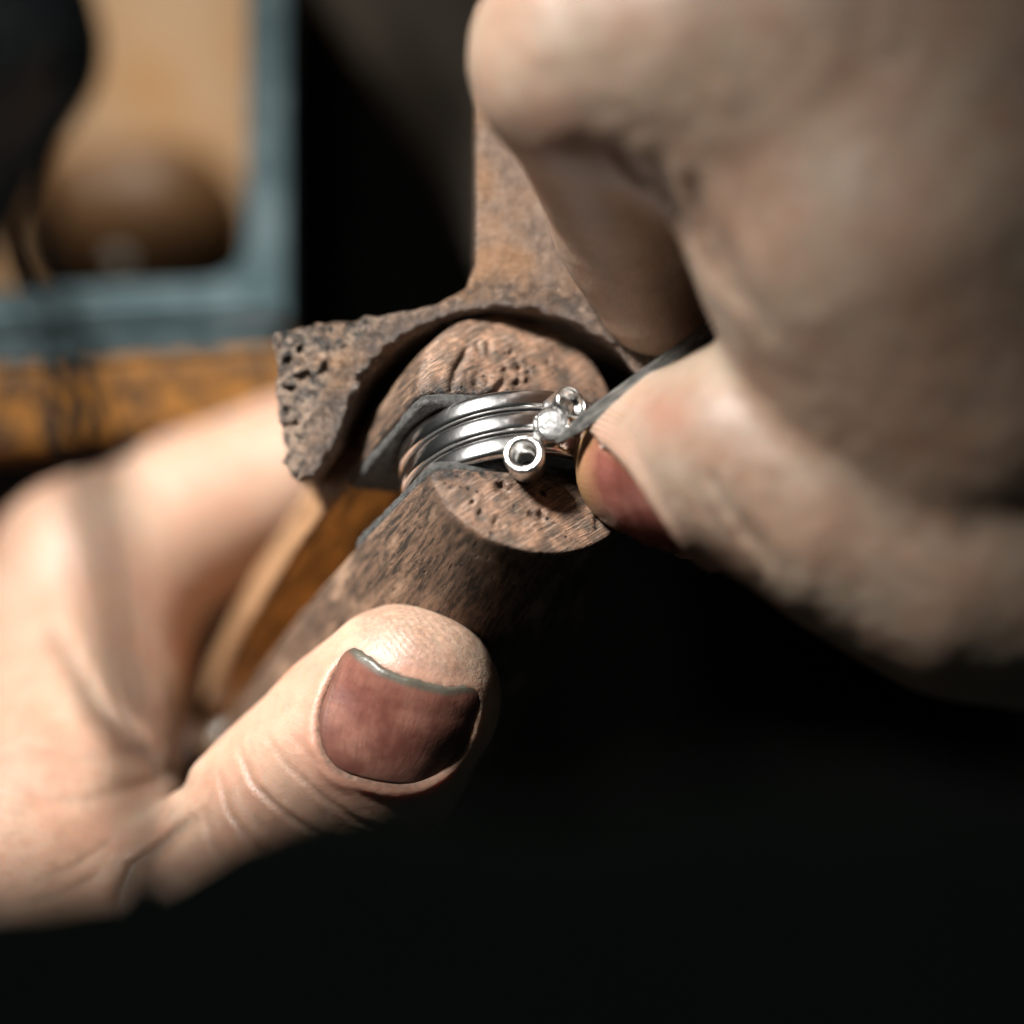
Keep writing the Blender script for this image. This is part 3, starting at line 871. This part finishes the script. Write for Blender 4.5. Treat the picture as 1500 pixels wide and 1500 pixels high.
cr = creases(v, LC)
dirt = np.clip(cr * 1.0, 0, .35) + front * .8 * np.exp(-((sdn - .1) / .28)**2)
tipd = sstep(930, 890, y) * (x > 430) * (x < 760) * .0
dirt = np.clip(dirt + .55 * sstep(4.2, 6, la) * (np.hypot(ls, ln + 4) < 14), 0, 1)
link_mesh('palm_and_fingers', v, q, SKIN_L, left, attrs={'flush': fl, 'dirt': dirt, 'ridge': .15 * sstep(4.5, 7, la) * (np.hypot(ls, ln + 4) < 13)})
nail_plate('thumb_nail', LN, left_base, NAIL_L, left, lift=-.2, thick=.4, over=.35, wav=.05, jag=.07, label='short reddish thumbnail with a grey grimy free edge')

# right hand: thumb and folded index finger pinching the tool
RN = Nail(P(948, 742, 6), V(-.70, .06, -.66), V(-.38, -.80, .42), 6.4, 6.2, 5.2, 3.0, .5, .6)
def right_base(p):
    th = rcone(p, P(934, 676, 1.0), P(990, 676, 3.0), S(92, 1.5), S(128, 3.5), flat=RN.n, amt=.92)
    th = smin(th, chain(p, [(990, 672, 3.5, 128), (1115, 665, 11, 160)], 3), 3)
    th = smin(th, chain(p, [(1115, 665, 11, 160), (1260, 735, 14, 182), (1420, 805, 15, 205), (1600, 850, 15, 205)], 4), 4)
    ix = chain(p, [(968, 424, -4, 98), (934, 320, 0, 112)], 3)
    ix = smin(ix, chain(p, [(934, 320, 0, 116), (866, 84, 19, 158)], 3), 3)
    pr = chain(p, [(866, 84, 19, 158), (1010, 50, 21, 185), (1250, -40, 18, 260), (1600, 0, 18, 400)], 5)
    ix = smin(ix, pr, 4.5)
    web = chain(p, [(1180, 165, 20, 215), (1315, 350, 19, 268), (1420, 570, 16, 250), (1540, 780, 8, 215)], 7)
    web = smin(web, chain(p, [(1480, 300, 4, 390), (1900, 380, 0, 480)], 6), 10)
    d = smin(pr, web, 9)
    d = smin(d, th, 1.8)
    d = smin(d, ix, 2.2)
    mf = chain(p, [(1250, 0, 8, 150), (1030, 180, -6, 120), (1080, 400, -16, 105)], 3)
    return smin(d, mf, 1.5)
RC = [
    ([(962, 240), (990, 300), (1030, 370), (1070, 440)], 12, .5, 5),
    ([(1010, 255), (1040, 330), (1075, 410), (1088, 450)], 13, .6, 5),
    ([(1062, 340), (1090, 420), (1130, 500)], 13, .4, 5),
    ([(900, 215), (935, 255), (965, 275)], 9, .3, 5),
    ([(1040, 690), (1070, 745), (1110, 800), (1128, 838)], 9, .42, 0),
    ([(1075, 700), (1100, 760), (1140, 830)], 9, .3, 0),
    ([(1015, 700), (1040, 750), (1065, 790)], 7, .18, 0),
]
def right_f(p):
    d = right_base(p)
    m = np.abs(d) < 2.5
    if m.any():
        q = p[m]; z = q[:, 2]
        rid = sstep(880, 900, to_px(q)[0]) * 0
        d[m] += RN.disp(q) + creases(q, RC) - .2 * vnoise(q * .11, 6) - .07 * sstep(10, 25, z) * fbm(q * .5, 2, 12) - .04 * vnoise(q * .8, 8)
    return d
right = thing('right_hand', 'right hand pinching the steel tool between thumb and bent index finger', 'hand', MF)
v, q = surface(right_f, (-6, -36, -26), (84, 72, 60), .46)
x, y = to_px(v)
la, ls, ln = RN.loc(v); sdn = RN.sd(la, ls); front = sstep(-6.5, -3, ln)
fl = front * np.exp(-(np.maximum(sdn, 0) / 2.2)**2) * .35
fl = np.maximum(fl, .55 * np.exp(-(((x - 975) / 45)**2 + ((y - 605) / 40)**2)) * (v[:, 2] < 20))
fl = np.maximum(fl, .5 * np.exp(-(((x - 1460) / 18)**2 + ((y - 182) / 18)**2)))
fl = np.maximum(fl, .4 * np.exp(-(((x - 830) / 60)**2 + ((y - 200) / 60)**2)))
fl = np.maximum(fl, .35 * np.exp(-(((x - 1120) / 40)**2 + ((y - 10) / 40)**2)))
dirt = np.clip(creases(v, RC) * .6, 0, .3) + front * .6 * np.exp(-((sdn - .1) / .3)**2)
dirt = np.clip(dirt, 0, 1)
link_mesh('palm_and_fingers', v, q, SKIN_R, right, attrs={'flush': fl, 'dirt': dirt, 'ridge': np.exp(-(((x - 905) / 60)**2 + ((y - 615) / 40)**2)) * (v[:, 2] < 14)})
nail_plate('thumb_nail', RN, right_base, NAIL_R, right, lift=-.12, thick=.4, over=.2, label='amber brown thumbnail pressed against the clamp face')

# loose flakes of skin and dust at the corner of the right thumbnail
for fx, fy, fr in ((890, 652, .26), (879, 637, .15)):
    p0 = P(fx, fy, 14)[None]
    for _ in range(60): p0 = p0 - (right_base(p0) * .7)[:, None] * V(0, 0, 1)
    fv, ff_ = lathe([(.01, -fr), (fr * .9, -fr * .4), (fr, .1 * fr), (fr * .6, fr * .7), (.01, fr)], 9, False)
    rng = np.random.RandomState(int(fx)); fv = fv * np.array([1.7, .6, .4]) * (1 + .25 * rng.randn(len(fv), 1) * .5)
    link_mesh('skin_flake', fv + p0[0] + V(0, 0, .15), ff_, PALE, right)

# ------------------------------------------------------------------ dark sleeve in the foreground
def cloth_f(p):
    d = chain(p, [(-700, 1800, 96, 380), (100, 1735, 98, 400), (550, 1640, 101, 400), (1100, 1620, 104, 400), (2300, 1560, 107, 420)], 10)
    m = np.abs(d) < 6
    if m.any():
        q = p[m] * np.array([.11, .045, .08])
        d[m] += 1.6 * vnoise(q, 40) + .8 * vnoise(q * 2.3, 41)
    return d
v, q = surface(cloth_f, (-70, -72, 72), (75, -6, 132), 1.0)
tag(link_mesh('cloth_sleeve', v, q, CLOTH, None, matrix=MF), 'black cloth sleeve blurred across the bottom of the picture', 'sleeve')
